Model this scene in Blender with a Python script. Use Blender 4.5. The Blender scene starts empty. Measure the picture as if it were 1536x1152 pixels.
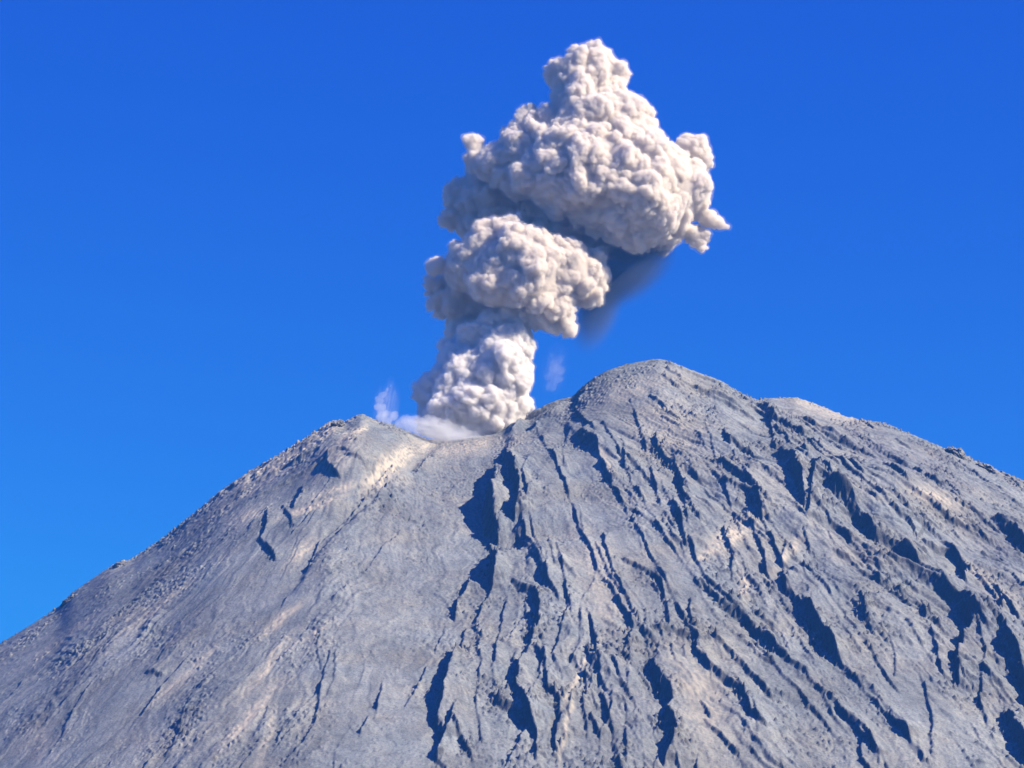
import bpy, math, os, time
import numpy as np
T0 = time.time()
EXPO = .9
HAZE = 1.6e-5; HAZE_COL = (.10, .38, 1.)
C = bpy.context.scene.collection
rng = np.random.default_rng(7)

# ------------------------------------------------------------------ camera geometry
PITCH = math.radians(13.73)
HFOV = math.radians(18.0)
F = 768 / math.tan(HFOV / 2)                          # focal length in photo pixels
CAMZ = 2.0
cp, sp = math.cos(PITCH), math.sin(PITCH)

def at(u, v, Y):
    """world point on the line of sight through photo pixel (u, v) at distance Y"""
    a = (u - 768) / F; b = (576 - v) / F
    dy = cp - sp * b; dz = sp + cp * b
    k = Y / dy
    return (a * k, Y, CAMZ + dz * k)

def project(x, y, z):
    z = z - CAMZ
    d = y * cp + z * sp
    return 768 + F * x / d, 576 - F * (-y * sp + z * cp) / d

SUN = np.array([0.75, -0.30, 0.60]); SUN /= np.linalg.norm(SUN)
SUN_ELEV = math.asin(SUN[2])
SXY = SUN[:2] / np.linalg.norm(SUN[:2])
UPHILL = np.array([.96, .28])                        # the side a scarp stands up on

# ------------------------------------------------------------------ noise
_r = np.random.default_rng(11)
PERM = _r.permutation(256).astype(np.int32)
GA = _r.random(256) * 2 * np.pi
GX, GY = np.cos(GA).astype(np.float32), np.sin(GA).astype(np.float32)

def perlin(x, y, seed=0):
    x = np.asarray(x, np.float32) + seed * 37.17; y = np.asarray(y, np.float32) + seed * 71.31
    xi = np.floor(x); yi = np.floor(y)
    fx = x - xi; fy = y - yi
    xi = xi.astype(np.int32) & 255; yi = yi.astype(np.int32) & 255
    x1 = (xi + 1) & 255; y1 = (yi + 1) & 255
    pa = PERM[xi]; pb = PERM[x1]
    u = fx * fx * fx * (fx * (fx * 6 - 15) + 10); v = fy * fy * fy * (fy * (fy * 6 - 15) + 10)
    def g(p, yy, dx, dy):
        h = PERM[(p + yy) & 255]
        return GX[h] * dx + GY[h] * dy
    a = g(pa, yi, fx, fy); b = g(pb, yi, fx - 1, fy)
    c = g(pa, y1, fx, fy - 1); d = g(pb, y1, fx - 1, fy - 1)
    ab = a + u * (b - a); cd = c + u * (d - c)
    return (ab + v * (cd - ab)) * 1.5

def fbm(x, y, o=4, seed=0, gain=.5):
    s = 0; a = 1.; t = 0
    for i in range(o):
        s = s + a * perlin(x, y, seed + i); t += a
        x = x * 2.03; y = y * 2.03; a *= gain
    return s / t

def ridged(x, y, o=3, seed=0, gain=.5):
    s = 0; a = 1.; t = 0
    for i in range(o):
        s = s + a * (1 - np.abs(perlin(x, y, seed + i)) * 1.6); t += a
        x = x * 2.07; y = y * 2.07; a *= gain
    return s / t

def perlin3(p, seed=0):
    p = p + seed * 17.3
    i = np.floor(p); f = (p - i).astype(np.float32); i = i.astype(np.int32) & 255
    w = f * f * f * (f * (f * 6 - 15) + 10)
    out = 0
    for dx in (0, 1):
        for dy in (0, 1):
            for dz in (0, 1):
                h = PERM[(PERM[(PERM[(i[:, 0] + dx) & 255] + i[:, 1] + dy) & 255] + i[:, 2] + dz) & 255]
                gx = GX[h]; gy = GY[h]; gz = GX[(h * 7 + 13) & 255]
                d = gx * (f[:, 0] - dx) + gy * (f[:, 1] - dy) + gz * (f[:, 2] - dz)
                ww = (w[:, 0] if dx else 1 - w[:, 0]) * (w[:, 1] if dy else 1 - w[:, 1]) * (w[:, 2] if dz else 1 - w[:, 2])
                out = out + d * ww
    return out

def sstep(a, b, x):
    t = np.clip((x - a) / (b - a), 0, 1)
    return t * t * (3 - 2 * t)

def gblur1(a, s, axis=0):
    n = int(3 * s) + 1
    k = np.exp(-.5 * (np.arange(-n, n + 1) / s) ** 2); k /= k.sum()
    pad = [(0, 0)] * a.ndim; pad[axis] = (n, n)
    b = np.pad(a, pad, mode='edge')
    out = np.zeros_like(a)
    for i, w in enumerate(k):
        sl = [slice(None)] * a.ndim; sl[axis] = slice(i, i + a.shape[axis])
        out += (w * b[tuple(sl)]).astype(a.dtype)
    return out

# ------------------------------------------------------------------ materials
def new_mat(name):
    m = bpy.data.materials.new(name); m.use_nodes = True
    nt = m.node_tree; nt.nodes.clear()
    out = nt.nodes.new('ShaderNodeOutputMaterial')
    return m, nt, out

def N(nt, kind, **kw):
    n = nt.nodes.new(kind)
    for k, v in kw.items():
        if k in n.inputs: n.inputs[k].default_value = v
        else: setattr(n, k, v)
    return n

def ramp(nt, fac, stops):
    r = nt.nodes.new('ShaderNodeValToRGB')
    el = r.color_ramp.elements
    while len(el) < len(stops): el.new(.5)
    for e, (p, c) in zip(el, stops):
        e.position = p; e.color = (*c, 1) if len(c) == 3 else c
    nt.links.new(fac, r.inputs[0])
    return r.outputs[0]

def mix(nt, fac, a, b, mode='MIX'):
    m = nt.nodes.new('ShaderNodeMix'); m.data_type = 'RGBA'; m.blend_type = mode
    for sock, val in ((m.inputs[0], fac), (m.inputs[6], a), (m.inputs[7], b)):
        if hasattr(val, 'is_output') or isinstance(val, bpy.types.NodeSocket): nt.links.new(val, sock)
        else: sock.default_value = val if not isinstance(val, tuple) else (*val, 1)
    return m.outputs[2]

def make_mesh(name, co, faces, mat, smooth=True, attrs=None):
    me = bpy.data.meshes.new(name)
    nv, nf = len(co), len(faces); k = faces.shape[1]
    me.vertices.add(nv); me.vertices.foreach_set('co', np.ascontiguousarray(co, np.float32).ravel())
    me.loops.add(nf * k); me.loops.foreach_set('vertex_index', np.ascontiguousarray(faces, np.int32).ravel())
    me.polygons.add(nf)
    me.polygons.foreach_set('loop_start', np.arange(0, nf * k, k, dtype=np.int32))
    me.update(calc_edges=True)
    me.polygons.foreach_set('use_smooth', np.full(nf, smooth))
    for an, av in (attrs or {}).items():
        a = me.attributes.new(an, 'FLOAT', 'POINT'); a.data.foreach_set('value', np.ascontiguousarray(av, np.float32).ravel())
    me.materials.append(mat)
    o = bpy.data.objects.new(name, me); C.objects.link(o)
    return o

def tag(o, label=None, cat=None, group=None, kind=None):
    for k, v in (('label', label), ('category', cat), ('group', group), ('kind', kind)):
        if v: o[k] = v
    return o

# ------------------------------------------------------------------ the mountain
SKY_LINE = np.array([(-500, 1270), (-250, 1122), (0, 965), (50, 935), (90, 908), (108, 889), (150, 860), (165, 850), (200, 836),
    (240, 809), (300, 762), (330, 736), (375, 706), (420, 680), (470, 648), (495, 632), (505, 629), (515, 633), (530, 625),
    (543, 620), (553, 625), (570, 632), (590, 637), (610, 646), (640, 658), (670, 661), (700, 656), (740, 651), (765, 641), (790, 622),
    (830, 602), (860, 594), (872, 581), (890, 567), (910, 556), (940, 546), (985, 538), (1003, 541), (1040, 556), (1080, 570),
    (1110, 588), (1135, 599), (1150, 597), (1195, 596), (1230, 608), (1270, 625), (1330, 635), (1365, 650), (1400, 665),
    (1430, 677), (1450, 683), (1480, 698), (1536, 720), (1700, 800), (2100, 1030)], float)

# traced scarps: nodes (u, v, width of the shade they throw, in photo pixels)
SCARPS = [
    [(892,572,4),(878,588,10),(868,604,9),(864,616,4)], [(864,622,4),(875,636,6),(891,651,4)],
    [(868,655,6),(880,668,14),(896,676,16),(899,690,6)], [(903,706,5),(916,727,7)],
    [(768,644,4),(788,628,6),(801,620,4)], [(768,657,5),(798,648,9),(808,632,6)], [(822,624,10),(846,612,14)],
    [(976,594,4),(995,610,7),(1007,624,6),(1017,632,3)], [(994,628,4),(1004,634,8),(1016,643,6)],
    [(984,650,6),(986,675,10),(1001,690,14),(1011,697,16),(1019,712,15),(1024,738,10)],
    [(1022,742,5),(1032,760,8),(1047,794,6)], [(1010,756,6),(1020,780,13),(1026,808,13),(1029,824,8)],
    [(1002,554,4),(1019,568,6)], [(996,564,4),(1013,578,6)], [(1048,586,5),(1075,595,8),(1106,613,6)],
    [(1058,578,3),(1090,592,5),(1122,606,5)], [(1100,598,4),(1128,610,6),(1152,626,6)],
    [(1086,645,5),(1094,668,14)], [(1080,697,6),(1100,715,14),(1122,731,14),(1132,742,8)], [(1110,698,4),(1123,720,8)],
    [(1098,670,4),(1127,684,7)], [(1136,756,6),(1143,780,10)], [(1148,612,6),(1162,634,12),(1202,654,9)],
    [(1155,630,6),(1163,674,7)], [(1172,682,16),(1188,700,30),(1200,728,34),(1206,758,20)],
    [(1195,690,5),(1215,708,9),(1229,722,16),(1220,748,14),(1213,778,9)],
    [(1222,733,8),(1255,755,18),(1277,766,18),(1302,796,24),(1312,810,18)], [(1306,806,14),(1350,832,22),(1370,854,18)],
    [(1195,630,3),(1230,655,5),(1262,674,4)], [(1216,666,4),(1235,690,6),(1257,704,5)],
    [(1328,698,5),(1350,715,10),(1359,727,8)], [(1278,702,6),(1293,718,9)],
    [(1332,746,5),(1355,762,9),(1372,780,7)], [(1340,773,7),(1366,795,14),(1386,797,12),(1407,817,10)],
    [(1300,745,3),(1332,777,5)], [(1398,758,3),(1432,792,5)], [(1452,788,3),(1482,817,5)],
    [(1392,828,7),(1430,848,14),(1449,864,18),(1448,886,10)], [(1496,790,14),(1522,806,26),(1540,832,26)],
    [(1336,848,8),(1375,870,18),(1408,890,26),(1433,906,28),(1453,926,30),(1457,948,26),(1446,968,20),(1438,992,20),(1438,1024,12)],
    [(1480,940,8),(1503,955,20),(1514,988,30),(1528,1012,30),(1542,1055,26)],
    [(1168,868,8),(1190,898,18),(1208,922,18),(1224,947,18),(1244,972,20),(1253,994,10)],
    [(1172,866,6),(1180,892,9)], [(1298,848,4),(1316,872,8)], [(1291,900,4),(1298,932,6)], [(1296,938,4),(1309,955,7)],
    [(1362,942,4),(1381,967,6)], [(1462,872,5),(1490,894,9),(1507,916,9),(1505,934,6)], [(1336,1080,4),(1360,1108,8)],
    [(1336,958,2),(1345,990,4),(1343,1018,3)], [(1260,1072,4),(1300,1105,6),(1314,1134,5)], [(1388,1028,3),(1400,1090,5),(1398,1134,4)],
    [(1512,1080,18),(1530,1110,30),(1545,1150,30)],
    [(772,884,6),(799,889,12),(809,915,15),(806,950,15),(791,985,13),(777,1020,16),(775,1050,13),(791,1085,14),(803,1110,14),(803,1136,10)],
    [(740,1056,10),(770,1074,16),(791,1092,12)], [(805,983,4),(819,1005,8),(819,1040,7),(837,1060,10),(841,1090,13),(831,1128,9)],
    [(774,810,4),(795,840,7),(814,874,6)], [(778,785,4),(790,820,6),(806,850,6),(822,884,5)], [(822,808,2),(831,862,4)],
    [(836,828,3),(849,890,5),(853,920,6),(842,947,6),(836,975,6),(829,1000,5),(840,1018,3)],
    [(904,805,4),(912,840,6),(923,870,6),(936,895,7),(947,917,6),(953,933,4)], [(893,822,3),(910,860,4),(926,888,4)],
    [(926,903,5),(945,928,11),(950,950,10),(946,962,5)], [(938,848,5),(975,862,8),(992,880,7),(1002,915,7),(1002,944,7)],
    [(985,948,6),(1025,955,9),(1044,961,11),(1045,982,9),(1062,1007,9),(1092,1032,10),(1117,1052,10),(1123,1077,10),(1144,1102,8)],
    [(1073,963,4),(1100,985,8),(1132,1017,9),(1156,1044,7)], [(1053,878,5),(1080,905,11),(1101,921,11),(1128,941,7)],
    [(1035,902,4),(1034,930,6),(1044,948,5)], [(990,988,6),(980,1008,18),(990,1028,26),(1003,1048,28),(1007,1062,16),(998,1077,16),(1008,1096,28),(1015,1116,26),(1002,1145,16)],
    [(1110,958,3),(1152,992,5)], [(1053,1066,4),(1063,1084,6)], [(1060,1096,4),(1085,1120,6),(1106,1144,5)],
    [(886,1042,4),(896,1063,6)], [(886,1082,5),(896,1102,8)], [(940,1090,4),(939,1144,5)],
    [(762,670,3),(758,692,16),(766,715,26),(774,745,30),(778,772,28),(774,798,16)],
    [(744,705,10),(740,735,36),(734,765,46),(738,795,46),(746,816,22)],
    [(738,836,8),(744,856,34),(742,876,34),(739,890,10)], [(704,872,8),(700,888,16),(694,896,6)],
    [(688,902,6),(682,926,12)], [(741,884,4),(727,910,7),(716,932,4)], [(697,948,3),(692,972,5),(703,982,3)],
    [(682,980,10),(675,1008,22),(667,1036,24),(664,1062,26),(656,1090,20),(663,1108,10)], [(682,1076,6),(671,1105,12),(656,1134,12)],
    [(573,1030,3),(566,1062,6)], [(551,1078,3),(541,1099,5)], [(682,1102,8),(704,1134,10)],
    [(489,690,3),(488,704,7),(499,718,9),(508,724,3)], [(401,768,4),(399,790,6),(391,808,5),(412,838,6)],
    [(456,728,4),(449,745,7),(441,762,5)], [(520,700,3),(545,712,4)], [(538,648,3),(480,672,5),(420,703,6),(352,742,4)], [(560,668,3),(512,690,5),(440,718,5),(384,746,4)], [(505,645,3),(440,678,5),(372,716,4)], [(600,700,3),(560,734,6),(520,772,5),(486,806,4)], [(520,745,3),(470,770,5),(440,800,4)],
    [(497,975,2),(486,1010,3),(479,1050,4),(474,1085,4),(455,1115,3),(432,1142,3)], [(384,955,3),(345,992,5),(300,1030,4)], [(285,985,3),(245,1030,5),(215,1070,4)],
    [(185,930,3),(150,965,4),(95,1015,4),(30,1062,3)], [(235,880,3),(180,925,4),(140,950,3)], [(310,800,3),(250,845,4),(205,880,3)], [(222,1011,4),(240,1013,5)],
    [(640,1000,3),(628,1030,4),(610,1060,3)], [(600,800,3),(570,830,4),(548,862,3)], [(425,760,3),(440,790,3)], [(520,880,3),(503,897,6)], [(300,1090,3),(250,1130,4)],
    [(1003,546,4),(1040,563,6),(1080,580,7),(1115,597,7),(1140,612,8)], [(1020,572,3),(1060,592,5),(1100,612,6),(1128,628,5)], [(325,742,3),(352,728,4)],
    [(480,806,3),(462,850,4)], [(376,704,5),(398,690,4)],
    [(860,990,3),(880,1022,5)], [(905,975,3),(925,1010,5),(935,1035,4)], [(1085,800,6),(1100,840,8),(1098,865,4)],
    [(1130,800,5),(1145,830,8),(1150,860,6)], [(1180,815,3),(1172,850,6),(1195,870,4)], [(1290,625,3),(1310,640,4)],
    [(1345,660,4),(1362,672,6)], [(1420,720,4),(1440,750,6)], [(1500,700,3),(1540,740,4)], [(1440,690,3),(1500,735,5)],
    [(1205,800,3),(1215,830,5)], [(1240,800,3),(1250,822,4)], [(640,690,2),(628,705,5),(622,716,3)],
]
# long ridges that tie the scarps together
NSC = len(SCARPS)
SCARPS += [
    [(1140,610,6),(1165,645,8),(1215,706,9),(1260,758,9),(1312,808,10),(1372,856,10),(1412,888,10),(1452,928,10),(1502,985,11),(1545,1052,10)],
    [(1022,735,6),(1030,780,8),(1034,820,7),(1062,880,8),(1125,940,9),(1172,985,8),(1252,1060,8),(1315,1135,8)],
    [(1132,742,6),(1150,800,8),(1174,855,8),(1214,925,9),(1256,994,8),(1302,1042,6),(1362,1112,7),(1390,1145,6)],
    [(898,690,4),(906,710,6),(940,770,5),(966,812,6),(992,870,7),(1020,920,6),(1044,962,8)],
    [(1202,654,6),(1262,702,7),(1340,773,9),(1406,816,9),(1450,868,9),(1512,930,10),(1550,975,8)],
    [(1262,640,3),(1310,668,6),(1400,722,7),(1470,778,7),(1545,832,8)], [(802,640,3),(830,700,5),(862,780,6),(896,858,6),(930,905,5)],
    [(780,730,4),(792,780,5),(806,835,5),(824,884,6),(838,912,4)], [(1100,690,4),(1140,765,6),(1190,835,6),(1230,880,6),(1290,960,6),(1345,1040,5)],
    [(1060,640,3),(1078,700,5),(1096,760,6),(1120,820,6),(1160,880,6)], [(945,600,3),(962,650,5),(975,700,5),(990,760,6),(1012,800,5)],
    [(905,640,3),(930,690,5),(960,750,5),(1000,815,5),(1050,880,5)], [(1130,960,4),(1180,1020,6),(1230,1075,6),(1270,1130,5)],
    [(880,920,4),(895,970,6),(900,1030,6),(915,1085,6),(925,1140,5)], [(760,900,4),(748,960,6),(740,1010,6),(745,1060,5)], [(715,940,4),(722,1000,6),(715,1060,6),(722,1120,5)],
    [(1420,880,4),(1460,930,7),(1480,990,8),(1470,1050,7),(1490,1110,7)], [(1380,905,4),(1400,960,6),(1412,1010,6)]]
# a groove between the old dome and the ash fan in front of it: u, v, depth in metres
GROOVE = [(655,662,8),(628,682,16),(596,706,20),(560,738,20),(522,775,18),(484,810,15),(456,850,12),(432,890,6)]
# patches of paler or warmer ash: (u, v, half length, half width, tilt deg, strength)
PALE = [(590,694,46,16,-38,1.),(570,712,30,10,-36,.8),(660,657,26,6,5,.8),(645,655,26,9,20,1.),(575,715,40,10,-38,.6),(505,735,45,6,-18,.5),(470,760,45,5,-20,.6),(500,690,40,25,-30,.35),
        (440,660,100,7,-33,.8),(450,676,90,4,-33,.8),(400,700,60,3,-33,.7),(530,650,30,6,-33,.6),(640,668,20,8,-30,.6),(490,645,30,10,-33,.6),(400,720,70,5,-33,.4),(370,775,25,10,-20,.5),(450,830,25,8,-40,.6),
        (420,930,40,6,-40,.8),(470,950,35,5,-30,.5),(400,1000,50,7,-50,.6),(370,1080,60,8,-48,.7),(400,1110,40,6,-75,.5),
        (1100,800,45,14,-35,.8),(1060,830,26,8,-20,.6),(1115,880,20,6,80,.6),(1180,830,36,7,-50,.5),(1400,745,45,14,20,.45),
        (1000,640,70,40,60,.2),(905,690,25,12,60,.4),(870,1010,50,4,-60,.7),(850,1090,60,4,-78,.5),(1050,1040,80,30,60,.35),
        (1490,880,60,10,40,.35),(700,670,70,14,-10,.45),(900,870,80,24,70,.3),(1240,615,60,14,20,.45),(960,580,80,16,-15,.3),
        (175,843,16,5,-15,.9),(250,900,60,5,-40,.3),(280,1010,60,5,-42,.45),(90,960,60,5,-35,.3),(60,1120,20,25,0,.3)]

# rough, darker lava walls and boulder fields
DARK = [(1330,682,75,20,28,.9),(1290,650,26,22,20,.7),(1395,705,45,22,32,.9),(1500,830,50,45,50,.7),(1420,690,50,12,26,.5),
        (235,875,120,13,-41,.8),(165,965,90,14,-41,.7),(90,1040,90,18,-42,.6),(330,765,70,10,-38,.6),(640,760,90,45,-35,.6),(600,850,70,60,-60,.5),
        (440,665,100,12,-33,.7),(520,680,40,14,-25,.5),(270,1090,60,16,-40,.6),(330,960,70,14,-45,.5),(1250,850,40,60,60,.4),(1460,960,60,60,40,.6),
        (960,880,40,24,50,.5),(1180,900,60,30,55,.5),(930,1080,60,70,80,.4)]

# smooth fans of loose ash between the ridges
ASH = [(925,830,115,48,62,1.),(1010,860,150,34,40,.9),(1060,1095,110,42,58,1.),(1140,1000,120,22,42,.8),(1375,1065,120,44,46,1.),(1260,960,110,40,68,.7),
       (1000,760,70,40,55,.6),(840,770,120,36,66,.8),(860,680,70,34,50,.7),(1000,560,90,20,22,.8),(1215,612,60,20,16,.8),(960,640,50,26,45,.5),
       (1300,740,120,16,38,.7),(1480,900,100,14,42,.8),(1180,760,30,60,20,.5),(690,700,70,40,-30,.6),(590,900,60,140,20,.7),(400,900,90,60,-45,.5),(560,1080,60,90,15,.8)]

def build_mountain():
    fx = np.arange(-1420, 1420.1, 2.0); fy = np.arange(5720, 8420.1, 2.6)
    xs = np.concatenate([np.linspace(-4600, -1460, 60), fx, np.linspace(1460, 4600, 60)])
    ys = np.concatenate([np.linspace(3700, 5680, 60), fy, np.linspace(8460, 12200, 70)])
    X, Y = np.meshgrid(xs, ys, indexing='xy')                     # rows = y
    X = X.astype(np.float32); Y = Y.astype(np.float32)
    AX, AY = 30., 8000.
    dx = X - AX; dy = AY - Y
    r = np.hypot(dx, dy); th = np.arctan2(dx, dy)                 # 0 = towards the viewer, + = right
    # slope by direction
    s = np.interp(th, np.radians([-180, -90, -45, 0, 35, 60, 90, 130, 180]), [.62, .66, .68, .66, .64, .60, .46, .5, .62]).astype(np.float32)
    H = at(780, 470, 8000)[2]
    Z = H - s * np.sqrt(r * r + 140. ** 2)
    Z += 40 * fbm(X / 700, Y / 900, 3, 3)
    # gather: secondary summit and shoulder
    def bump(u, v, Yd, rx, ry, h):
        px, _, _ = at(u, v, Yd)
        return h * np.exp(-((X - px) / rx) ** 2 - ((Y - Yd) / ry) ** 2)
    Z += bump(985, 560, 7980, 210, 330, 110) + bump(1200, 600, 8120, 190, 260, 60)

    uu = np.arange(-700, 2300)
    tgt = np.interp(uu, SKY_LINE[:, 0], SKY_LINE[:, 1])
    def fit(Z, spread, smooth, it):
        for _ in range(it):
            U, V = project(X, Y, Z)
            ui = np.clip(np.round(U).astype(int) + 700, 0, 2999)
            cur = np.full(3000, 1e6); np.minimum.at(cur, ui.ravel(), V.ravel())
            ok = cur < 1e5
            cur = np.interp(uu, uu[ok], cur[ok])
            err = gblur1(cur - tgt, smooth)                       # >0: too low
            crest = np.interp(U.ravel(), uu, gblur1(cur, 4)).reshape(U.shape)
            w = np.exp(-np.clip((V - crest) / spread, 0, 6) ** 1.5)
            Z = Z + (np.interp(U.ravel(), uu, err).reshape(U.shape) * Y / F * w).astype(np.float32)
        return Z
    Z = fit(Z, 320, 45, 2); Z = fit(Z, 120, 20, 2); Z = fit(Z, 45, 6, 2)

    def sample(A, x, y):
        i = np.clip(np.searchsorted(xs, x) - 1, 0, len(xs) - 2); j = np.clip(np.searchsorted(ys, y) - 1, 0, len(ys) - 2)
        a = (x - xs[i]) / (xs[i + 1] - xs[i]); b = (y - ys[j]) / (ys[j + 1] - ys[j])
        return (A[j, i] * (1 - a) + A[j, i + 1] * a) * (1 - b) + (A[j + 1, i] * (1 - a) + A[j + 1, i + 1] * a) * b
    base = Z.copy()
    yy = np.arange(5500, 8400, 1.5)
    def unproject(u, v, A=base):
        px = np.array([at(u, v, 1.)]) ; ax = (px[0, 0]); k = (px[0, 2] - CAMZ)
        x = ax * yy; z = CAMZ + k * yy
        g = sample(A, x, yy) - z
        hit = np.nonzero(g > 0)[0]
        j = hit[0] if len(hit) else int(np.argmax(g))
        return x[j], yy[j]

    # ---- fall-line gullies
    U0, V0 = project(X, Y, base)
    wn = fbm(X / 260, Y / 330, 4, 21); wn2 = fbm(X / 60, Y / 80, 3, 25)
    fdx = X + 150.; fdy = 8300. - Y
    th = np.arctan2(fdx, fdy); r = np.hypot(fdx, fdy); a = th * 1150 + 42 * wn + 9 * wn2
    right = sstep(720, 1000, U0)                                   # craggy side
    rock = np.clip(.25 + .9 * fbm(X / 240, Y / 420, 3, 33) + .55 * right, 0, 1)
    lower_mid = sstep(850, 960, V0) * sstep(640, 720, U0) * sstep(1250, 1000, U0)
    rock = np.clip(rock + .5 * lower_mid, 0, 1)
    smooth_scree = np.exp(-(((U0 - 900) / 60) ** 2 + ((V0 - 860) / 70) ** 2)) + np.exp(-(((U0 - 1050 - (V0 - 1060) * .35) / 45) ** 2)) * sstep(990, 1040, V0) \
        + np.exp(-(((U0 - 1370 - (V0 - 1080) * .8) / 45) ** 2)) * sstep(1010, 1060, V0)
    for (u, v, l, w_, t, s_) in ASH:
        t = math.radians(t); du = U0 - u + 22 * wn2; dv = V0 - v + 14 * wn
        p = du * math.cos(t) + dv * math.sin(t); q = -du * math.sin(t) + dv * math.cos(t)
        smooth_scree = np.maximum(smooth_scree, s_ * np.exp(-((p / l) ** 2 + (q / w_) ** 2) ** 2))
    smooth_scree = np.clip(smooth_scree, 0, 1)
    rock = np.clip(rock * (1 - .85 * smooth_scree), 0, 1)
    D = np.zeros_like(Z)
    calm = 1 - .75 * smooth_scree
    gd = calm * (.10 + .90 * sstep(15, 140, V0 - np.interp(U0.ravel(), SKY_LINE[:, 0], SKY_LINE[:, 1]).reshape(U0.shape)))
    n1 = perlin(a / 62, r / 520, 41); n1 = perlin((a + 16 * n1) / 62, r / 520, 41)
    D += gd * (4 + 13 * right) * n1
    n2 = perlin(a / 24, r / 260, 43); n2 = perlin((a + 7 * n2) / 24, r / 260, 43)
    D += gd * (1.2 + 4.2 * rock) * (np.abs(n2) * 1.7 - .4)
    n3 = perlin((a + 4 * wn2) / 9, r / 120, 45)
    D += gd * (.5 + 1.5 * rock) * n3
    D += rock ** 1.5 * 9 * (ridged((X + 20 * wn2) / 70, (Y + 20 * wn) / 110, 4, 51) - .6)
    # ledges of old lava: small steps running along the slope
    st = fbm(X / 150, Y / 190, 3, 57)
    lay = (base + .5 * X + 30 * wn + 14 * wn2) / 26
    fr = lay - np.floor(lay)
    D += rock * sstep(.1, .4, st) * sstep(640, 720, V0) * 7 * (sstep(.0, .25, fr) - fr)
    # ---- traced scarps
    near = np.zeros_like(Z)
    warp_x = 6 * fbm(X / 40, Y / 60, 4, 61, .5) + 1.0 * perlin(X / 9, Y / 13, 64); warp_y = 12 * fbm(X / 45, Y / 65, 3, 67, .5)
    # many smaller rills that follow the fall line of the cone
    gy_, gx_ = np.gradient(gblur1(gblur1(base, 14, 0), 14, 1), ys, xs)
    rills = []
    rr = np.random.default_rng(23)
    for _ in range(300):
        u = rr.uniform(-20, 1560) if rr.random() < .45 else rr.uniform(780, 1560); v = rr.uniform(560, 1150)
        if v < np.interp(u, SKY_LINE[:, 0], SKY_LINE[:, 1]) + 14: continue
        left = u < 640 + .0 * v
        p = np.array(unproject(u, v)); pl = [p.copy()]; ang = rr.normal(0, .12)
        for _k in range(rr.integers(4, 12)):
            g = np.array([sample(gx_, p[:1], p[1:])[0], sample(gy_, p[:1], p[1:])[0]]); g /= np.linalg.norm(g) + 1e-9
            fan = np.array([-150., 8300.]) - p; fan /= np.linalg.norm(fan); g = .35 * g + .65 * fan; g /= np.linalg.norm(g)
            ang = .7 * ang + rr.normal(0, .14); c_, s_ = math.cos(ang), math.sin(ang)
            p = p - 34 * np.array([g[0] * c_ - g[1] * s_, g[0] * s_ + g[1] * c_]); pl.append(p.copy())
            if not (-1400 < p[0] < 1400 and 5740 < p[1] < 8380): break
        n = len(pl); hm = rr.uniform(2.0, 4.5) if left else rr.uniform(3., 11.) * rr.uniform(.6, 1.2)
        tt = np.linspace(0, 1, n); prof_ = np.sin(np.pi * np.clip(tt * .92 + .04, 0, 1)) ** .6 * (1 + .4 * rr.normal(size=n).clip(-1, 1))
        rills.append((np.array(pl), hm * np.clip(prof_, .15, 2)))
    jobs = [(np.array([unproject(u, v) for u, v, w in sc]), np.array([p[2] for p in sc], float) * 1.62 * .82 + 1.2) for sc in SCARPS] + rills
    for ji, (pts, hh) in enumerate(jobs):
        tie = NSC <= ji < len(SCARPS)
        if tie: hh = hh * .72
        Lr = 14 + 1.7 * hh.max()
        pad = 3.0 * Lr + 40
        i0, i1 = np.searchsorted(xs, [pts[:, 0].min() - pad, pts[:, 0].max() + pad]); j0, j1 = np.searchsorted(ys, [pts[:, 1].min() - pad, pts[:, 1].max() + pad])
        if i1 - i0 < 2 or j1 - j0 < 2: continue
        x = X[j0:j1, i0:i1] + warp_x[j0:j1, i0:i1]; y = Y[j0:j1, i0:i1] + warp_y[j0:j1, i0:i1]
        best = np.full(x.shape, 1e9, np.float32); sd = np.zeros_like(x); h = np.zeros_like(x); facing = np.zeros_like(x)
        nseg = len(pts) - 1
        for k in range(nseg):
            p, q = pts[k], pts[k + 1]; d = q - p; L = np.hypot(*d) + 1e-6; d = d / L
            n = np.array([-d[1], d[0]])
            if n @ UPHILL < 0: n = -n
            t = (x - p[0]) * d[0] + (y - p[1]) * d[1]; tc = np.clip(t, 0, L)
            ex = x - p[0] - tc * d[0]; ey = y - p[1] - tc * d[1]
            dist = np.hypot(ex, ey)
            side = (x - p[0]) * n[0] + (y - p[1]) * n[1]
            over = np.maximum(np.maximum(-t, t - L), 0)
            m = dist < best
            facing[m] = abs(n[1])
            best[m] = dist[m]; sd[m] = (np.sign(side) * dist)[m]
            hv = hh[k] + (hh[k + 1] - hh[k]) * tc / L
            endf = np.ones_like(x)
            if k == 0: endf = np.where(t < 0, np.exp(-(over / (8 + .5 * hh[0])) ** 2), endf)
            if k == nseg - 1: endf = np.where(t > L, np.exp(-(over / (8 + .5 * hh[-1])) ** 2), endf)
            h[m] = (hv * endf)[m]
        wcl = 2.5 + (.30 + .35 * facing) * h
        prof = np.where(sd > 0, np.exp(-(sd / Lr) ** 1.15), 0) * sstep(-1, 1, sd / wcl)
        prof = sstep(-1, .35, sd / wcl) * np.exp(-np.maximum(sd, 0) / Lr) - .12 * np.exp(-np.abs(np.minimum(sd, 0)) / (.5 * Lr)) * (sd < 0)
        jag = np.clip(1 + (1.3 if tie else .4) * fbm(X[j0:j1, i0:i1] / 70, Y[j0:j1, i0:i1] / 110, 2, 71), .2, 2)
        if ji >= len(SCARPS): h = h * calm[j0:j1, i0:i1]
        D[j0:j1, i0:i1] += prof * h * jag
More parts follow.
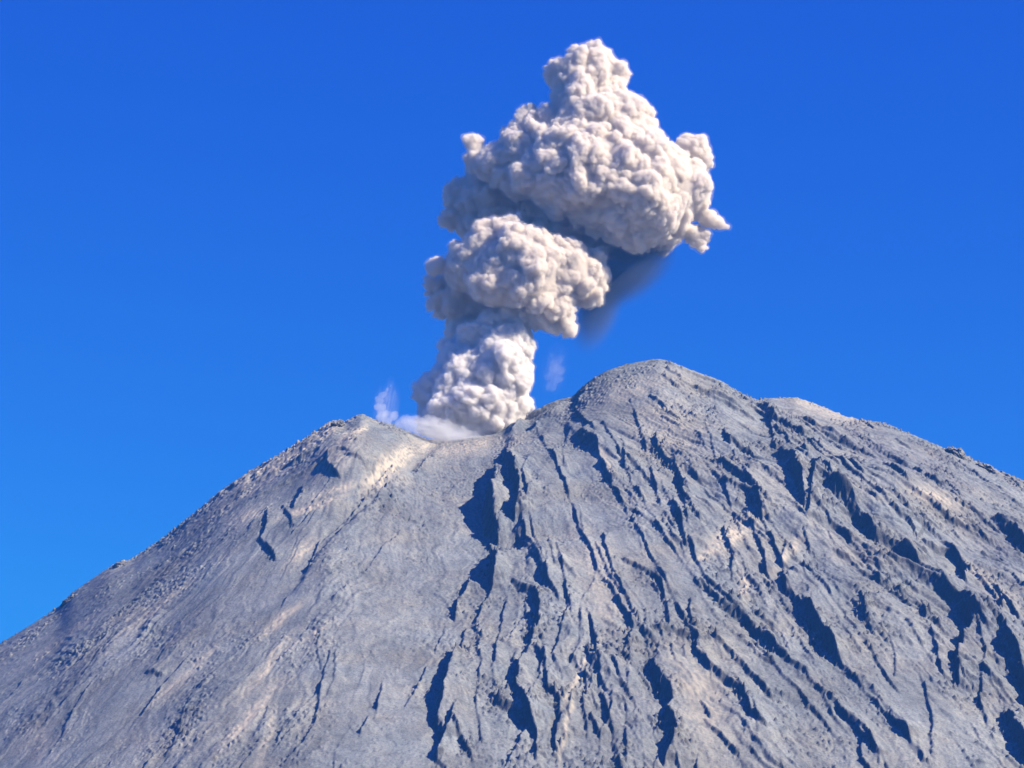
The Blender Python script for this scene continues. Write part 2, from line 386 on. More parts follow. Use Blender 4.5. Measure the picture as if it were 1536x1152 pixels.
        near[j0:j1, i0:i1] = np.maximum(near[j0:j1, i0:i1], np.exp(-np.abs(sd) / (10 + .8 * h)) * np.clip(h / 14, 0, 1))
    gp = np.array([unproject(u, v) for u, v, d in GROOVE]); gh = [d for u, v, d in GROOVE]
    wx = X + 1.3 * warp_x; wy = Y + 1.3 * warp_y
    best = np.full(X.shape, 1e9, np.float32); gs = np.zeros_like(X); gd_ = np.zeros_like(X)
    for k in range(len(gp) - 1):
        p, q = gp[k], gp[k + 1]; d = q - p; L = np.hypot(*d); d = d / L; n = np.array([-d[1], d[0]])
        if n[0] < 0: n = -n
        t = np.clip((wx - p[0]) * d[0] + (wy - p[1]) * d[1], 0, L)
        dist = np.hypot(wx - p[0] - t * d[0], wy - p[1] - t * d[1]); mm = dist < best
        best[mm] = dist[mm]; gs[mm] = (np.sign((wx - p[0]) * n[0] + (wy - p[1]) * n[1]) * dist)[mm]; gd_[mm] = (gh[k] + (gh[k + 1] - gh[k]) * t / L)[mm]
    D -= gd_ * np.exp(-(gs / np.where(gs < 0, 46, 15)) ** 2)
    # dome by the crater
    px, py = unproject(545, 690)
    D += 34 * np.exp(-(((X - px) / 85) ** 2 + ((Y - py) / 150) ** 2) ** 1.6) * (1 + .25 * wn2)
    # ---- broken rock walls
    dark = np.zeros_like(Z)
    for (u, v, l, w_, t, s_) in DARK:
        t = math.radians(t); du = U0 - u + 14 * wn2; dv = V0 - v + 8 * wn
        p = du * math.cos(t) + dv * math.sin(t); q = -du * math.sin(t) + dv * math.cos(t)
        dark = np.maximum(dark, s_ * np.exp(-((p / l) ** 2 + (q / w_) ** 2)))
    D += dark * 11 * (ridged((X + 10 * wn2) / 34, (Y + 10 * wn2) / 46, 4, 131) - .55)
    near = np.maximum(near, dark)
    below = V0 - np.interp(U0.ravel(), SKY_LINE[:, 0], SKY_LINE[:, 1]).reshape(U0.shape)
    crag = np.exp(-np.clip(below, 0, 400) / 30) * (np.interp(U0.ravel(), [0, 250, 330, 560, 600, 860, 1250, 1290, 1540], [.4, .5, 1, 1, .2, .35, .3, 1, 1]).reshape(U0.shape))
    crag = crag * np.clip(.65 + fbm(X / 90, Y / 120, 3, 141), 0, 1.2)
    D += crag * 15 * (ridged((X + 9 * wn2) / 30, (Y + 9 * wn2) / 44, 4, 143) - .5)
    near = np.maximum(near, np.clip(crag, 0, 1) * .8)
    # ---- rubble
    rk = np.clip(rock + near, 0, 1.3)
    D += near * 3.5 * (ridged((X + 12 * wn2) / 26, (Y + 14 * wn2) / 40, 3, 95) - .55)
    spk = perlin(X / 8, Y / 11, 81); D += (.3 + 1.2 * rk) * spk + (.25 + .5 * rk) * perlin(X / 4.2, Y / 5.5, 83)
    n4 = perlin((a + 2 * wn2) / 5, r / 60, 97); D += (.35 + .8 * rk) * n4
    bl = np.clip(perlin(X / 7.5, Y / 10, 85) - .27, 0, 1); D += (3 + 14 * rk) * bl * sstep(.0, .4, fbm(X / 120, Y / 180, 3, 87) + .15)
    edge = sstep(-1450, -1300, X) * sstep(1450, 1300, X) * sstep(5700, 5760, Y) * sstep(8450, 8350, Y)
    Z = base + D * edge
    print('terrain base', time.time() - T0)
    # ---- running water and sliding ash: droplets that carve and deposit
    ix0 = 60; iy0 = 60; nx, ny = len(fx), len(fy)
    G = Z[iy0:iy0 + ny, ix0:ix0 + nx].astype(np.float32).copy(); G0 = G.copy()
    cx, cy = 2.0, 2.6
    flat = G.ravel()
    for batch in range(5):
        n = 160000
        px = rng.random(n) * (nx - 3) + 1; py = rng.random(n) * (ny - 3) + 1
        sed = np.zeros(n); vx = np.zeros(n); vy = np.zeros(n); spd = np.zeros(n); alive = np.ones(n, bool)
        for stp in range(48):
            i = px.astype(np.int32); j = py.astype(np.int32); a_ = px - i; b_ = py - j
            k = j * nx + i
            z00 = flat[k]; z10 = flat[k + 1]; z01 = flat[k + nx]; z11 = flat[k + nx + 1]
            gx = ((z10 - z00) * (1 - b_) + (z11 - z01) * b_) / cx; gy = ((z01 - z00) * (1 - a_) + (z11 - z10) * a_) / cy
            gl = np.hypot(gx, gy) + 1e-6
            vx = .35 * vx - .65 * gx / gl; vy = .35 * vy - .65 * gy / gl
            vl = np.hypot(vx, vy) + 1e-6; vx /= vl; vy /= vl
            cap = .10 * np.clip(gl, 0, 1.4) * (1 - stp / 60)
            dz = np.where(sed < cap, -.25 * (cap - sed), .22 * (sed - cap)) * alive
            sed = sed - dz
            wts = np.concatenate([(1 - a_) * (1 - b_) * dz, a_ * (1 - b_) * dz, (1 - a_) * b_ * dz, a_ * b_ * dz])
            flat += np.bincount(np.concatenate([k, k + 1, k + nx, k + nx + 1]), wts, minlength=nx * ny).astype(np.float32)
            px = px + vx * 1.0 * 2.3 / cx; py = py + vy * 2.3 / cy
            alive &= (px > 1) & (px < nx - 2) & (py > 1) & (py < ny - 2)
            px = np.clip(px, 1, nx - 3); py = np.clip(py, 1, ny - 3)
    G = flat.reshape(ny, nx)
    dG = np.clip(G - G0, -6, 4)
    Z[iy0:iy0 + ny, ix0:ix0 + nx] = G0 + dG * edge[iy0:iy0 + ny, ix0:ix0 + nx]
    wear = np.zeros_like(Z); wear[iy0:iy0 + ny, ix0:ix0 + nx] = dG
    print('terrain eroded', time.time() - T0)
    Z = fit(Z, 40, 7, 3)
    # ---- ash cover (paler ground), and the steepness mask that darkens scarps like shade
    U, V = project(X, Y, Z)
    pale = np.zeros_like(Z)
    for (u, v, l, w_, t, s_) in PALE:
        t = math.radians(t); du = U - u + 5 * wn2 * 2; dv = V - v + 4 * wn
        p = du * math.cos(t) + dv * math.sin(t); q = -du * math.sin(t) + dv * math.cos(t)
        pale = np.maximum(pale, min(1, 1.35 * s_) * np.exp(-((p / l) ** 2 + (q / w_) ** 2)))
    pale *= .25 + 1.3 * np.clip(.5 + .8 * perlin((a + 3 * wn2) / 7, r / 70, 91) + .6 * perlin(X / 9, Y / 13, 93), 0, 1)
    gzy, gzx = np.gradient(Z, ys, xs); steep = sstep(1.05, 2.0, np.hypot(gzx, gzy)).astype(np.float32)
    nyy, nxx = Z.shape
    idx = np.arange(nyy * nxx, dtype=np.int32).reshape(nyy, nxx)
    faces = np.stack([idx[:-1, :-1], idx[:-1, 1:], idx[1:, 1:], idx[1:, :-1]], -1).reshape(-1, 4)
    co = np.stack([X, Y, Z], -1).reshape(-1, 3)
    # material
    m, nt, out = new_mat('volcanic_ash_slope')
    geo = N(nt, 'ShaderNodeTexCoord')
    def noise(scale, detail=4, rough=.55, map_=None):
        n = N(nt, 'ShaderNodeTexNoise', Scale=scale, Detail=detail, Roughness=rough)
        nt.links.new(map_ or geo.outputs['Object'], n.inputs['Vector']); return n.outputs['Fac']
    big = noise(.004, 6, .6); med = noise(.03, 6, .62); fine = noise(.22, 5, .7)
    col = ramp(nt, big, [(.3, (.158, .168, .170)), (.45, (.193, .204, .203)), (.55, (.210, .220, .217)), (.7, (.250, .258, .250))])
    col = mix(nt, 1., col, ramp(nt, med, [(.28, (.72, .72, .74)), (.5, (1, 1, 1)), (.75, (1.18, 1.14, 1.08))]), 'MULTIPLY')
    col = mix(nt, 1., col, ramp(nt, fine, [(.25, (.66, .66, .70)), (.5, (1, 1, 1)), (.8, (1.28, 1.25, 1.2))]), 'MULTIPLY')
    warm = noise(.0065, 5, .6)
    col = mix(nt, 1., col, ramp(nt, warm, [(.34, (.95, .99, 1.04)), (.5, (1, 1, 1)), (.66, (1.06, 1.0, .93))]), 'MULTIPLY')
    at_r = N(nt, 'ShaderNodeAttribute', attribute_name='rock'); at_p = N(nt, 'ShaderNodeAttribute', attribute_name='pale')
    at_w = N(nt, 'ShaderNodeAttribute', attribute_name='wear')
    at_d = N(nt, 'ShaderNodeAttribute', attribute_name='dark')
    grit = noise(.30, 3, .6); grit2 = noise(.11, 5, .7)
    speck = ramp(nt, grit, [(.30, (.62, .62, .65)), (.42, (1, 1, 1)), (.62, (1, 1, 1)), (.74, (1.25, 1.23, 1.2))])
    col = mix(nt, 1., col, speck, 'MULTIPLY')
    col = mix(nt, 1., col, ramp(nt, grit2, [(.28, (.70, .70, .74)), (.45, (1, 1, 1)), (.6, (1, 1, 1)), (.75, (1.2, 1.18, 1.14))]), 'MULTIPLY')
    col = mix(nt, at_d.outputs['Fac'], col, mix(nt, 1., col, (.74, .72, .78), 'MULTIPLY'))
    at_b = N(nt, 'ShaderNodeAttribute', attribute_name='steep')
    col = mix(nt, at_b.outputs['Fac'], col, mix(nt, 1., col, (.55, .54, .56), 'MULTIPLY'))  # bare lava on cliffs, its colour darkened to stand in for scarp shade
    at_s = N(nt, 'ShaderNodeAttribute', attribute_name='streak')
    col = mix(nt, 1., col, ramp(nt, at_s.outputs['Fac'], [(.15, (.74, .74, .77)), (.5, (1, 1, 1)), (.85, (1.22, 1.2, 1.16))]), 'MULTIPLY')
    col = mix(nt, ramp(nt, at_w.outputs['Fac'], [(.0, (0, 0, 0)), (1., (.55, .55, .55))]), col, (.245, .245, .235))
    col = mix(nt, at_p.outputs['Fac'], col, (.46, .40, .31))
    b = N(nt, 'ShaderNodeBsdfPrincipled', Roughness=.95); b.inputs['Specular IOR Level'].default_value = .1
    nt.links.new(col, b.inputs['Base Color'])
    bp = N(nt, 'ShaderNodeBump', Strength=.7, Distance=1.6)
    nt.links.new(fine, bp.inputs['Height']); nt.links.new(bp.outputs[0], b.inputs['Normal'])
    nt.links.new(b.outputs[0], out.inputs[0])
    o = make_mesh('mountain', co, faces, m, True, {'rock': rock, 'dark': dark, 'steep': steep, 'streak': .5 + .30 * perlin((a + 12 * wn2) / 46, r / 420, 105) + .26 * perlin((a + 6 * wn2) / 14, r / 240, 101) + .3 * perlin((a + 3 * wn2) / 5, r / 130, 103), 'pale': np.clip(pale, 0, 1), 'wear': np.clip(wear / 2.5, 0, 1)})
    tag(o, 'grey ash covered volcano slope scored by dark gullies', 'mountain', kind='structure')
    return lambda u, v: unproject(u, v, Z), lambda x, y: sample(Z, np.array([x]), np.array([y]))[0]

# ------------------------------------------------------------------ the plume
PX = 8000 / F                                           # metres per photo pixel at the vent
YP = 8060.
PL_DENS = .19; PL_ANI = 0.; PL_COL = (.975, .925, .855); BASE_COL = (.995, .968, .93)
UPPER = [(878,116,46,4),(846,112,31,2),(910,114,35,0),(924,132,22,5),(832,102,15,0),(870,148,42,18),(912,165,42,14),(846,166,30,10),
    (880,205,62,26),(938,192,50,20),(826,208,44,20),(790,226,40,14),(752,244,34,10),(722,238,24,4),(708,214,15,0),(706,236,12,0),
    (900,258,72,46),(846,258,62,44),(958,250,64,34),(1008,262,42,12),(1038,222,24,-6),(1050,246,15,-6),(1022,240,14,-4),(812,266,46,34),(776,262,34,18),(800,190,30,10),(774,208,25,8),(966,212,34,18),
    (738,292,50,-62),(702,305,40,-70),(678,328,24,-74),(720,335,34,-78),(762,332,46,-74),(955,302,66,40),(1016,294,46,22),(1048,302,26,10),(1068,326,18,8),(1078,334,13,7),(1088,339,8,6),(1094,341,5,5),
    (906,302,46,34),(852,290,38,26),(840,325,50,-50),(1000,338,36,4),(1044,350,20,4),(1049,362,14,2),(1051,373,9,0),(948,334,28,18),(830,366,46,-74),(882,366,40,-66),(928,364,30,-48),(985,352,32,-30),(760,352,40,-84),(800,322,44,-66),(790,350,40,-70),
    (917,354,15,22),(893,346,13,18),(950,366,10,8),(905,372,9,4)]
MIDDLE = [(758,342,26,64),(738,352,18,60),(724,368,36,60),(700,388,34,52),(770,385,46,76),(812,388,40,70),(846,384,28,58),(858,410,40,56),(800,416,50,78),
    (742,412,42,70),(704,414,30,30),(660,400,18,34),(648,404,11,30),(652,428,20,-8),(664,450,25,-14),(690,456,32,-14),(896,386,16,34),(902,398,10,32),(896,416,23,34),(884,444,25,40),(908,432,11,32),
    (832,456,34,56),(846,484,17,50),(856,497,13,48),(850,490,14,49),(738,452,38,-8),(784,450,40,16),(700,476,26,-26),(820,430,36,64)]
COLUMN = [(700,490,28,-22),(742,494,34,26),(770,486,34,36),(790,470,26,44),(816,478,20,50),(834,492,12,48),(722,518,40,32),(684,536,32,22),(762,528,38,46),(745,558,52,54),
    (692,570,44,44),(648,584,28,25),(784,556,22,38),(792,574,10,34),(643,602,18,20),(674,614,46,46),(730,610,50,56),(766,600,34,44),(648,630,28,26),
    (700,645,36,44),(738,642,34,48),(716,668,34,36),(762,632,25,28),(690,672,30,20),(740,670,30,30)]

def splat(S, F3, org, vox, blend=0.):
    """union of balls into a distance grid; S = (n,4) in plume pixels"""
    nx, ny, nz = F3.shape
    for x, y, z, r in S:
        R = r + 4 * vox
        i0, i1 = max(0, int((x - R - org[0]) / vox)), min(nx, int((x + R - org[0]) / vox) + 2)
        j0, j1 = max(0, int((y - R - org[1]) / vox)), min(ny, int((y + R - org[1]) / vox) + 2)
        k0, k1 = max(0, int((z - R - org[2]) / vox)), min(nz, int((z + R - org[2]) / vox) + 2)
        if i1 <= i0 or j1 <= j0 or k1 <= k0: continue
        gx = (np.arange(i0, i1) * vox + org[0] - x)[:, None, None].astype(np.float32)
        gy = (np.arange(j0, j1) * vox + org[1] - y)[None, :, None].astype(np.float32)
        gz = (np.arange(k0, k1) * vox + org[2] - z)[None, None, :].astype(np.float32)
        d = np.sqrt(gx * gx + gy * gy + gz * gz) - np.float32(r)
        sub = F3[i0:i1, j0:j1, k0:k1]
        np.minimum(sub, d, out=sub)

def dirs(n):
    v = rng.normal(size=(n, 3)); return v / np.linalg.norm(v, axis=1, keepdims=True)

def surface_nets(A):
    ins = A < 0
    nx, ny, nz = A.shape
    cnt = np.zeros((nx - 1, ny - 1, nz - 1), np.int8)
    offs = [(i, j, k) for i in (0, 1) for j in (0, 1) for k in (0, 1)]
    for (i, j, k) in offs: cnt += ins[i:nx - 1 + i, j:ny - 1 + j, k:nz - 1 + k]
    act = (cnt > 0) & (cnt < 8)
    ci, cj, ck = np.nonzero(act)
    idx = np.full(act.shape, -1, np.int32); idx[ci, cj, ck] = np.arange(len(ci))
    val = {o: A[ci + o[0], cj + o[1], ck + o[2]] for o in offs}
    acc = np.zeros((len(ci), 3)); n = np.zeros(len(ci))
    for o in offs:
        for ax in range(3):
            if o[ax]: continue
            q = list(o); q[ax] = 1; q = tuple(q)
            a, b = val[o], val[q]; m = (a < 0) != (b < 0)
            t = np.where(m, a / np.where(m, a - b, 1), 0)
            p = np.array(o, float)[None] + 0 * acc; p[:, ax] += t
            acc += p * m[:, None]; n += m
    co = acc / n[:, None] + np.stack([ci, cj, ck], -1)
    quads = []
    for ax in range(3):
        s0 = [slice(1, -1)] * 3; s1 = [slice(1, -1)] * 3
        s0[ax] = slice(0, -1); s1[ax] = slice(1, None)
        a, b = ins[tuple(s0)], ins[tuple(s1)]
        e = np.stack(np.nonzero(a != b), -1)
        flip = a[tuple(e.T)]
        e = e + np.array([0 if k == ax else 1 for k in range(3)])
        b1, b2 = [(1, 2), (2, 0), (0, 1)][ax]
        def cell(d1, d2):
            c = e.copy(); c[:, b1] += d1; c[:, b2] += d2
            return idx[c[:, 0], c[:, 1], c[:, 2]]
        q = np.stack([cell(-1, -1), cell(0, -1), cell(0, 0), cell(-1, 0)], -1)
        q[~flip] = q[~flip][:, ::-1]
        quads.append(q)
    q = np.concatenate(quads); q = q[(q >= 0).all(1)]
    return co, q

def billow(name, balls, mat, parent, vox=1.1, halo=None, l1=(58, .20, .54), l2=(26, .26, .48), l3=(16, .3, .5), flatten=1.):
    B = []                                                              # x right, y towards the viewer, z up, in units of PX metres
    for u, v, r, d in balls:
        p = at(u, v, YP - d * PX); B.append((p[0] / PX, d, p[2] / PX, r * (YP - d * PX) / YP))
    B = np.array(B, float)
    pad = 40
    lo = (B[:, :3] - B[:, 3:]).min(0) - pad; hi = (B[:, :3] + B[:, 3:]).max(0) + pad
    shp = np.ceil((hi - lo) / vox).astype(int) + 1
    A = np.full(shp, 50, np.float32)
    def val(p):
        q = np.clip(((p - lo) / vox).round().astype(int), 0, shp - 1); return A[q[:, 0], q[:, 1], q[:, 2]]
    core = B.copy(); core[:, 3] *= .84
    splat(core, A, lo, vox)
    prev = core; pdir = None
    for lvl, (n, a, b) in enumerate((l1, l2, l3)):
        out = []; od = []
        for bi, (x, y, z, r) in enumerate(prev):
            if r < 3.4: continue
            k = n if lvl else max(16, int(n * min(1.3, r / 40)))
            d = dirs(k)
            if pdir is not None:                                       # bud outwards
                d = d + .55 * pdir[bi]; d /= np.linalg.norm(d, axis=1, keepdims=True)
            rr = r * (a + (b - a) * rng.random(k) ** 1.4)
            c = np.array([x, y, z]) + d * (r - rr * (.15 + .40 * rng.random(k)))[:, None]
            out.append(np.concatenate([c, rr[:, None]], 1)); od.append(d)
        if not out: break
        S = np.concatenate(out); Dd = np.concatenate(od)
        v = val(S[:, :3])
        keep = (v > -.55 * S[:, 3]) & (v < .6 * S[:, 3] + 1) & (S[:, 3] > .9)
        S, Dd = S[keep], Dd[keep]
        splat(S, A, lo, vox); prev, pdir = S, Dd
    def shell(nm, level, m, fray):
        co, q = surface_nets(A - np.float32(level))
        P = co * vox + lo
        # curl the puffs so none is a clean ball
        for sc, amp, sd in ((75., 11., 1), (26., 4.6, 5), (9., 1.3, 9)) + (((13., fray, 21),) if fray else ()):
            Pn = P / sc
            P = P + amp * np.stack([perlin3(Pn, sd), perlin3(Pn, sd + 1), perlin3(Pn, sd + 2)], -1)
        return make_mesh(nm, np.stack([P[:, 0] * PX, YP - P[:, 1] * PX, P[:, 2] * PX], -1), q[:, ::-1], m)
    o = shell(name, 0, mat, 0)
    if parent: o.parent = parent
    if halo:
        h = shell('thin_edge', 2.6, halo, 3.2); h.parent = o
    print(name, len(o.data.vertices), time.time() - T0)
    return o

def plume_material(name, colour, dens=None):
    m, nt, out = new_mat(name)
    v = N(nt, 'ShaderNodeVolumePrincipled'); v.inputs['Density'].default_value = dens or PL_DENS; v.inputs['Anisotropy'].default_value = PL_ANI
    v.inputs['Color'].default_value = (*colour, 1)
    nt.links.new(v.outputs[0], out.inputs['Volume'])
    return m

def build_plume():
    e = bpy.data.objects.new('ash_plume', None); C.objects.link(e)
    tag(e, 'tall billowing grey white ash column rising from the crater', 'ash plume', kind='thing')
    m = plume_material('ash_cloud', PL_COL); m2 = plume_material('steamy_ash', BASE_COL)
    thin = plume_material('thin_ash', PL_COL, .009)
    billow('upper_cloud', UPPER, m, e, halo=thin)
    billow('middle_cloud', MIDDLE, m, e, halo=thin)
    billow('column', COLUMN, m2, e, halo=thin)
    return e

# ------------------------------------------------------------------ thin steam and falling ash
def icosphere(n):
    import bmesh
    bm = bmesh.new(); bmesh.ops.create_icosphere(bm, subdivisions=n, radius=1)
    co = np.array([v.co[:] for v in bm.verts]); fa = np.array([[v.index for v in f.verts] for f in bm.faces]); bm.free()
    return co, fa

def puff(name, u, v, Yd, radii, tilt, dens, colour, nscale, cut, seed, parent=None, stretch=1.):
    """a soft cloud of thin vapour: density falls to nothing before the edge of its hull"""
    m, nt, out = new_mat(name + '_vapour')
    tc = N(nt, 'ShaderNodeTexCoord'); mp = N(nt, 'ShaderNodeMapping'); mp.inputs['Scale'].default_value = tuple(1 / r for r in radii)
    nt.links.new(tc.outputs['Object'], mp.inputs['Vector'])
    ln = N(nt, 'ShaderNodeVectorMath', operation='LENGTH'); nt.links.new(mp.outputs[0], ln.inputs[0])
    ns = N(nt, 'ShaderNodeTexNoise', Scale=nscale, Detail=7, Roughness=.6, Distortion=1.4)
    mp2 = N(nt, 'ShaderNodeMapping'); mp2.inputs['Location'].default_value = (seed, seed * 2, 0); mp2.inputs['Scale'].default_value = (1, 1, stretch)
    nt.links.new(mp.outputs[0], mp2.inputs['Vector']); nt.links.new(mp2.outputs[0], ns.inputs['Vector'])
    fo = N(nt, 'ShaderNodeMapRange', interpolation_type='SMOOTHSTEP'); fo.inputs['From Min'].default_value = 1.; fo.inputs['From Max'].default_value = .1
    nt.links.new(ln.outputs['Value'], fo.inputs['Value'])
    nr = N(nt, 'ShaderNodeMapRange'); nr.inputs['From Min'].default_value = cut; nr.inputs['From Max'].default_value = cut + .22
    nt.links.new(ns.outputs['Fac'], nr.inputs['Value'])
    mu = N(nt, 'ShaderNodeMath', operation='MULTIPLY'); nt.links.new(fo.outputs[0], mu.inputs[0]); nt.links.new(nr.outputs[0], mu.inputs[1])
    m2 = N(nt, 'ShaderNodeMath', operation='MULTIPLY'); m2.inputs[1].default_value = dens; nt.links.new(mu.outputs[0], m2.inputs[0])
    vp = N(nt, 'ShaderNodeVolumePrincipled'); vp.inputs['Color'].default_value = (*colour, 1); nt.links.new(m2.outputs[0], vp.inputs['Density'])
    nt.links.new(vp.outputs[0], out.inputs['Volume'])
    co, fa = icosphere(3)
    o = make_mesh(name, co * np.array(radii), fa, m)
    o.location = at(u, v, Yd); o.rotation_euler = (0, math.radians(tilt), 0)
    if parent: o.parent = parent
    return o

def build_wisps(plume):
    k = PX
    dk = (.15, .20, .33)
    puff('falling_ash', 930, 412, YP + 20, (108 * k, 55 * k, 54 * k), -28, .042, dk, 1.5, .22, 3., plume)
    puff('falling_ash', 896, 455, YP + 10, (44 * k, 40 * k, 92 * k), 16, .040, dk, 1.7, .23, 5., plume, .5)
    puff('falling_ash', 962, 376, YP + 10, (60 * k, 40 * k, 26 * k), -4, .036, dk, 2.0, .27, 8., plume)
    opts = dict(l1=(26, .4, .75), l2=(7, .35, .6), l3=(0, .3, .5))
    D0 = (YP - 7862) / PX
    o = billow('steam_wisp', [(580,634,9,D0),(575,624,10,D0),(573,612,9,D0),(574,601,7.5,D0),(577,592,6,D0),(583,585,4,D0),(588,580,2.5,D0),(590,626,7,D0),(570,636,7,D0)],
               plume_material('steam', (.985, .985, .985), .018), None, **opts)
    puff('vapour', 579, 612, 7862, (24 * k, 22 * k, 54 * k), 8, .022, (.98, .98, .98), 2.2, .44, 2., o, .5)
    tag(o, 'thin white wisp of steam standing on the left crater rim', 'steam', kind='thing')
    o = billow('steam_wisp', [(829,578,8,0),(833,566,9,0),(834,553,11,4),(830,542,9,0),(836,533,6,0),(826,528,4,0),(822,560,6,0)],
               plume_material('faint_steam', (.985, .985, .985), .0035), None, **opts)
    puff('vapour', 832, 552, YP, (28 * k, 22 * k, 52 * k), 10, .006, (.98, .98, .98), 2.4, .43, 4., o, .5)
    tag(o, 'very faint steam between the ash column and the grey summit', 'steam', kind='thing')
    o = billow('steam_cloud', [(598,642,9,D0),(612,640,12,D0),(630,644,15,D0),(650,648,17,D0),(668,655,14,D0),(690,660,14,D0-6),(712,662,13,D0-6),(735,660,10,D0-8),
               (640,636,10,D0-10),(622,634,8,D0-10),(606,632,6,D0),(676,648,14,D0-14),(700,654,13,D0-14),(754,652,7,D0-16),(660,664,8,D0+6)],
               plume_material('steam_haze', (.985, .98, .97), .014), None, **opts)
    puff('vapour', 665, 648, 7858, (112 * k, 32 * k, 26 * k), 8, .024, (.98, .98, .98), 2.8, .42, 6., o)
    tag(o, 'low white steam spreading over the crater floor around the foot of the ash column', 'steam', kind='thing')

def build_rocks(unp, ht):
    m, nt, out = new_mat('crag')
    geo = N(nt, 'ShaderNodeTexCoord')
    n = N(nt, 'ShaderNodeTexNoise', Scale=.12, Detail=6, Roughness=.65); nt.links.new(geo.outputs['Object'], n.inputs['Vector'])
    b = N(nt, 'ShaderNodeBsdfPrincipled', Roughness=.95)
    nt.links.new(ramp(nt, n.outputs['Fac'], [(.3, (.15, .145, .14)), (.5, (.22, .215, .205)), (.7, (.29, .275, .255))]), b.inputs['Base Color'])
    nt.links.new(b.outputs[0], out.inputs[0])
    co, fa = icosphere(6)
    specs = [(1436, 680, (19, 14, 9), 'jagged row of rocks on the right skyline, highest on that ridge'),
             (1482, 700, (16, 12, 6), 'low broken rocks on the skyline at the far right'),
             (178, 846, (15, 10, 6), 'brownish crag jutting from the lower left skyline'),
             (503, 634, (13, 12, 5), 'pale crag on the skyline left of the crater rim'),
             (105, 895, (13, 10, 4), 'small dark rocks on the skyline low at the far left')]
    for i, (u, v, rad, lab) in enumerate(specs):
        q = co + .0
        d = .5 * perlin3(q * 1.7 + 7 * i, 2 + i) + .28 * np.abs(perlin3(q * 4.1 + 3 * i, 3 + i)) + .16 * perlin3(q * 9., 4 + i)
        q = q * (1 + d)[:, None]
        # split by joints into stepped blocks
        q[:, 2] += .22 * np.sign(perlin3(q * np.array([2.6, 2.6, .4]) + i, 9)) * np.clip(q[:, 2], 0, 1)
        o = make_mesh('rock_outcrop', q * np.array(rad) * PX, fa, m, True)
        x, y = unp(u, v + 4)
        o.location = (x, y, ht(x, y) - 3.); o.rotation_euler = (0, math.radians(30 if u > 900 else -32), 0)
        tag(o, lab, 'rock', 'crags along the skyline', 'thing')

def build_haze():
    m, nt, out = new_mat('air')
    v = N(nt, 'ShaderNodeVolumePrincipled'); v.inputs['Density'].default_value = HAZE; v.inputs['Color'].default_value = (*HAZE_COL, 1)
    nt.links.new(v.outputs[0], out.inputs['Volume'])
    x, y0, y1, z0, z1 = 7000., -400., 13500., -1., 3050.
    P = np.array([(sx, sy, sz) for sz in (z0, z1) for sy in (y0, y1) for sx in (-x, x)])
    fa = np.array([[0, 2, 3, 1], [4, 5, 7, 6], [0, 1, 5, 4], [2, 6, 7, 3], [0, 4, 6, 2], [1, 3, 7, 5]])
    o = make_mesh('haze', P, fa, m, False)
    tag(o, kind='stuff')

# ------------------------------------------------------------------ world, sun, camera
SKY_LOW = (.005, .07, .62)
SKY_TOP = (.042, .30, 1.0)
SKY_CURVE = ((2.0, .95), (1.75, 2.5), (.60, 1.25))

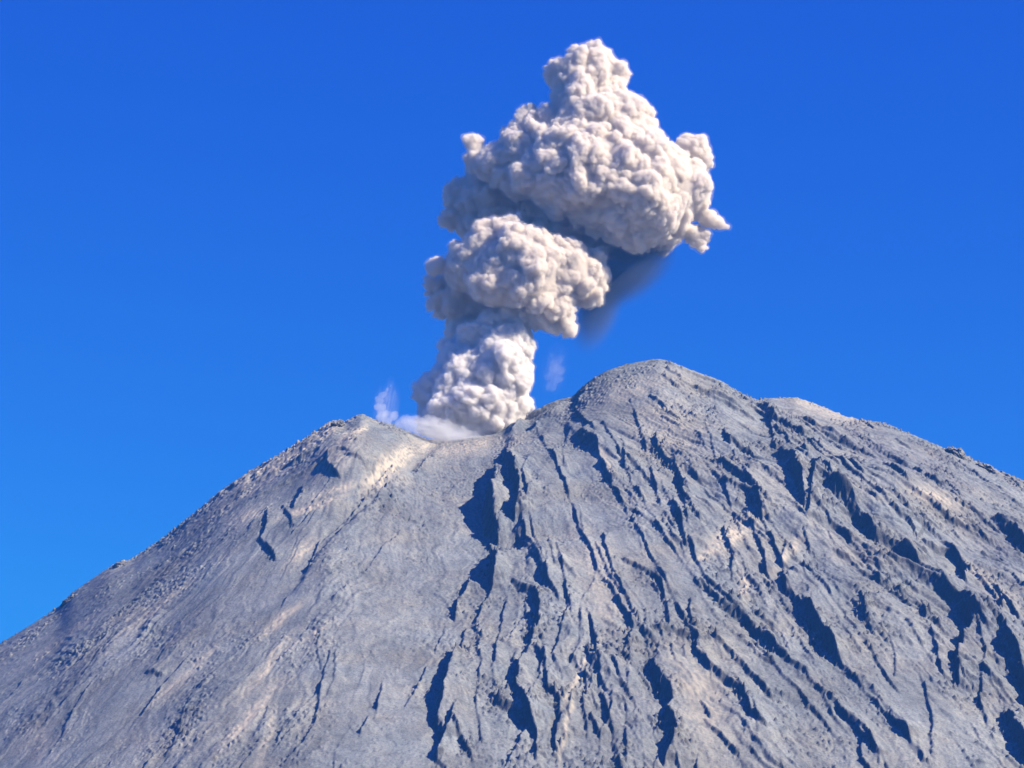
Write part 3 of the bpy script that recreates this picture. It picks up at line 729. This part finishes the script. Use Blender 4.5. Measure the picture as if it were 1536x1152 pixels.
def build_world():
    w = bpy.data.worlds.new('World'); bpy.context.scene.world = w; w.use_nodes = True
    nt = w.node_tree; nt.nodes.clear()
    out = nt.nodes.new('ShaderNodeOutputWorld'); bg = nt.nodes.new('ShaderNodeBackground')
    sky = nt.nodes.new('ShaderNodeTexSky'); sky.sky_type = 'NISHITA'; sky.sun_disc = False
    sky.sun_elevation = SUN_ELEV; sky.sun_rotation = math.atan2(SUN[0], SUN[1])
    sky.altitude = 2500; sky.air_density = 1.; sky.dust_density = 0.; sky.ozone_density = 6.
    bg.inputs['Strength'].default_value = .1 / 2 ** EXPO
    # the clear, deep blue of high dry air: each channel of the sky through its own curve
    sep = nt.nodes.new('ShaderNodeSeparateColor'); com = nt.nodes.new('ShaderNodeCombineColor')
    nt.links.new(sky.outputs[0], sep.inputs[0])
    for i, (gam, k) in enumerate(SKY_CURVE):
        a = N(nt, 'ShaderNodeMath', operation='MULTIPLY'); a.inputs[1].default_value = .1
        p = N(nt, 'ShaderNodeMath', operation='POWER'); p.inputs[1].default_value = gam
        q = N(nt, 'ShaderNodeMath', operation='MULTIPLY'); q.inputs[1].default_value = k * 10
        nt.links.new(sep.outputs[i], a.inputs[0]); nt.links.new(a.outputs[0], p.inputs[0]); nt.links.new(p.outputs[0], q.inputs[0]); 
        c = N(nt, 'ShaderNodeMath', operation='SMOOTH_MIN'); c.inputs[1].default_value = SKY_TOP[i] * 10; c.inputs[2].default_value = SKY_TOP[i] * 2
        fl = N(nt, 'ShaderNodeMath', operation='SMOOTH_MAX'); fl.inputs[1].default_value = SKY_LOW[i] * 10; fl.inputs[2].default_value = SKY_LOW[i] * 2
        nt.links.new(q.outputs[0], c.inputs[0]); nt.links.new(c.outputs[0], fl.inputs[0]); nt.links.new(fl.outputs[0], com.inputs[i])
    nt.links.new(com.outputs[0], bg.inputs[0]); nt.links.new(bg.outputs[0], out.inputs[0])
    L = bpy.data.lights.new('sun', 'SUN'); L.energy = 5.0; L.angle = math.radians(.53); L.color = (1, .90, .74)
    o = bpy.data.objects.new('sun', L); C.objects.link(o)
    import mathutils
    o.rotation_euler = mathutils.Vector(SUN).to_track_quat('Z', 'Y').to_euler()
    o.location = (3000, 3000, 6000)

def build_camera():
    cam = bpy.data.cameras.new('camera'); o = bpy.data.objects.new('camera', cam); C.objects.link(o)
    o.location = (0, 0, CAMZ); o.rotation_euler = (math.pi / 2 + PITCH, 0, 0)
    cam.sensor_fit = 'HORIZONTAL'; cam.angle = HFOV; cam.clip_start = 1; cam.clip_end = 200000
    bpy.context.scene.camera = o

def build_ground():
    m, nt, out = new_mat('plain')
    geo = N(nt, 'ShaderNodeTexCoord'); n = N(nt, 'ShaderNodeTexNoise', Scale=.004, Detail=8); nt.links.new(geo.outputs['Object'], n.inputs['Vector'])
    b = N(nt, 'ShaderNodeBsdfPrincipled', Roughness=1.)
    nt.links.new(ramp(nt, n.outputs['Fac'], [(.35, (.05, .07, .03)), (.6, (.14, .12, .09))]), b.inputs['Base Color'])
    nt.links.new(b.outputs[0], out.inputs[0])
    s = 60000.
    o = make_mesh('ground', np.array([(-s, -s, 0), (s, -s, 0), (s, s, 0), (-s, s, 0)]), np.array([[0, 1, 2, 3]]), m, False)
    tag(o, 'wide plain at the foot of the volcano', 'ground', kind='structure')

sc = bpy.context.scene
sc.view_settings.view_transform = 'Standard'; sc.view_settings.look = 'None'; sc.view_settings.exposure = EXPO; sc.view_settings.gamma = 1
sc.render.engine = 'CYCLES'
sc.cycles.use_denoising = True
sc.cycles.max_bounces = 12; sc.cycles.diffuse_bounces = 0; sc.cycles.volume_bounces = 9
build_world(); build_camera(); build_ground()
UNP, HT = build_mountain()
PLUME = build_plume()
build_wisps(PLUME); build_rocks(UNP, HT); build_haze()
print('script', time.time() - T0)
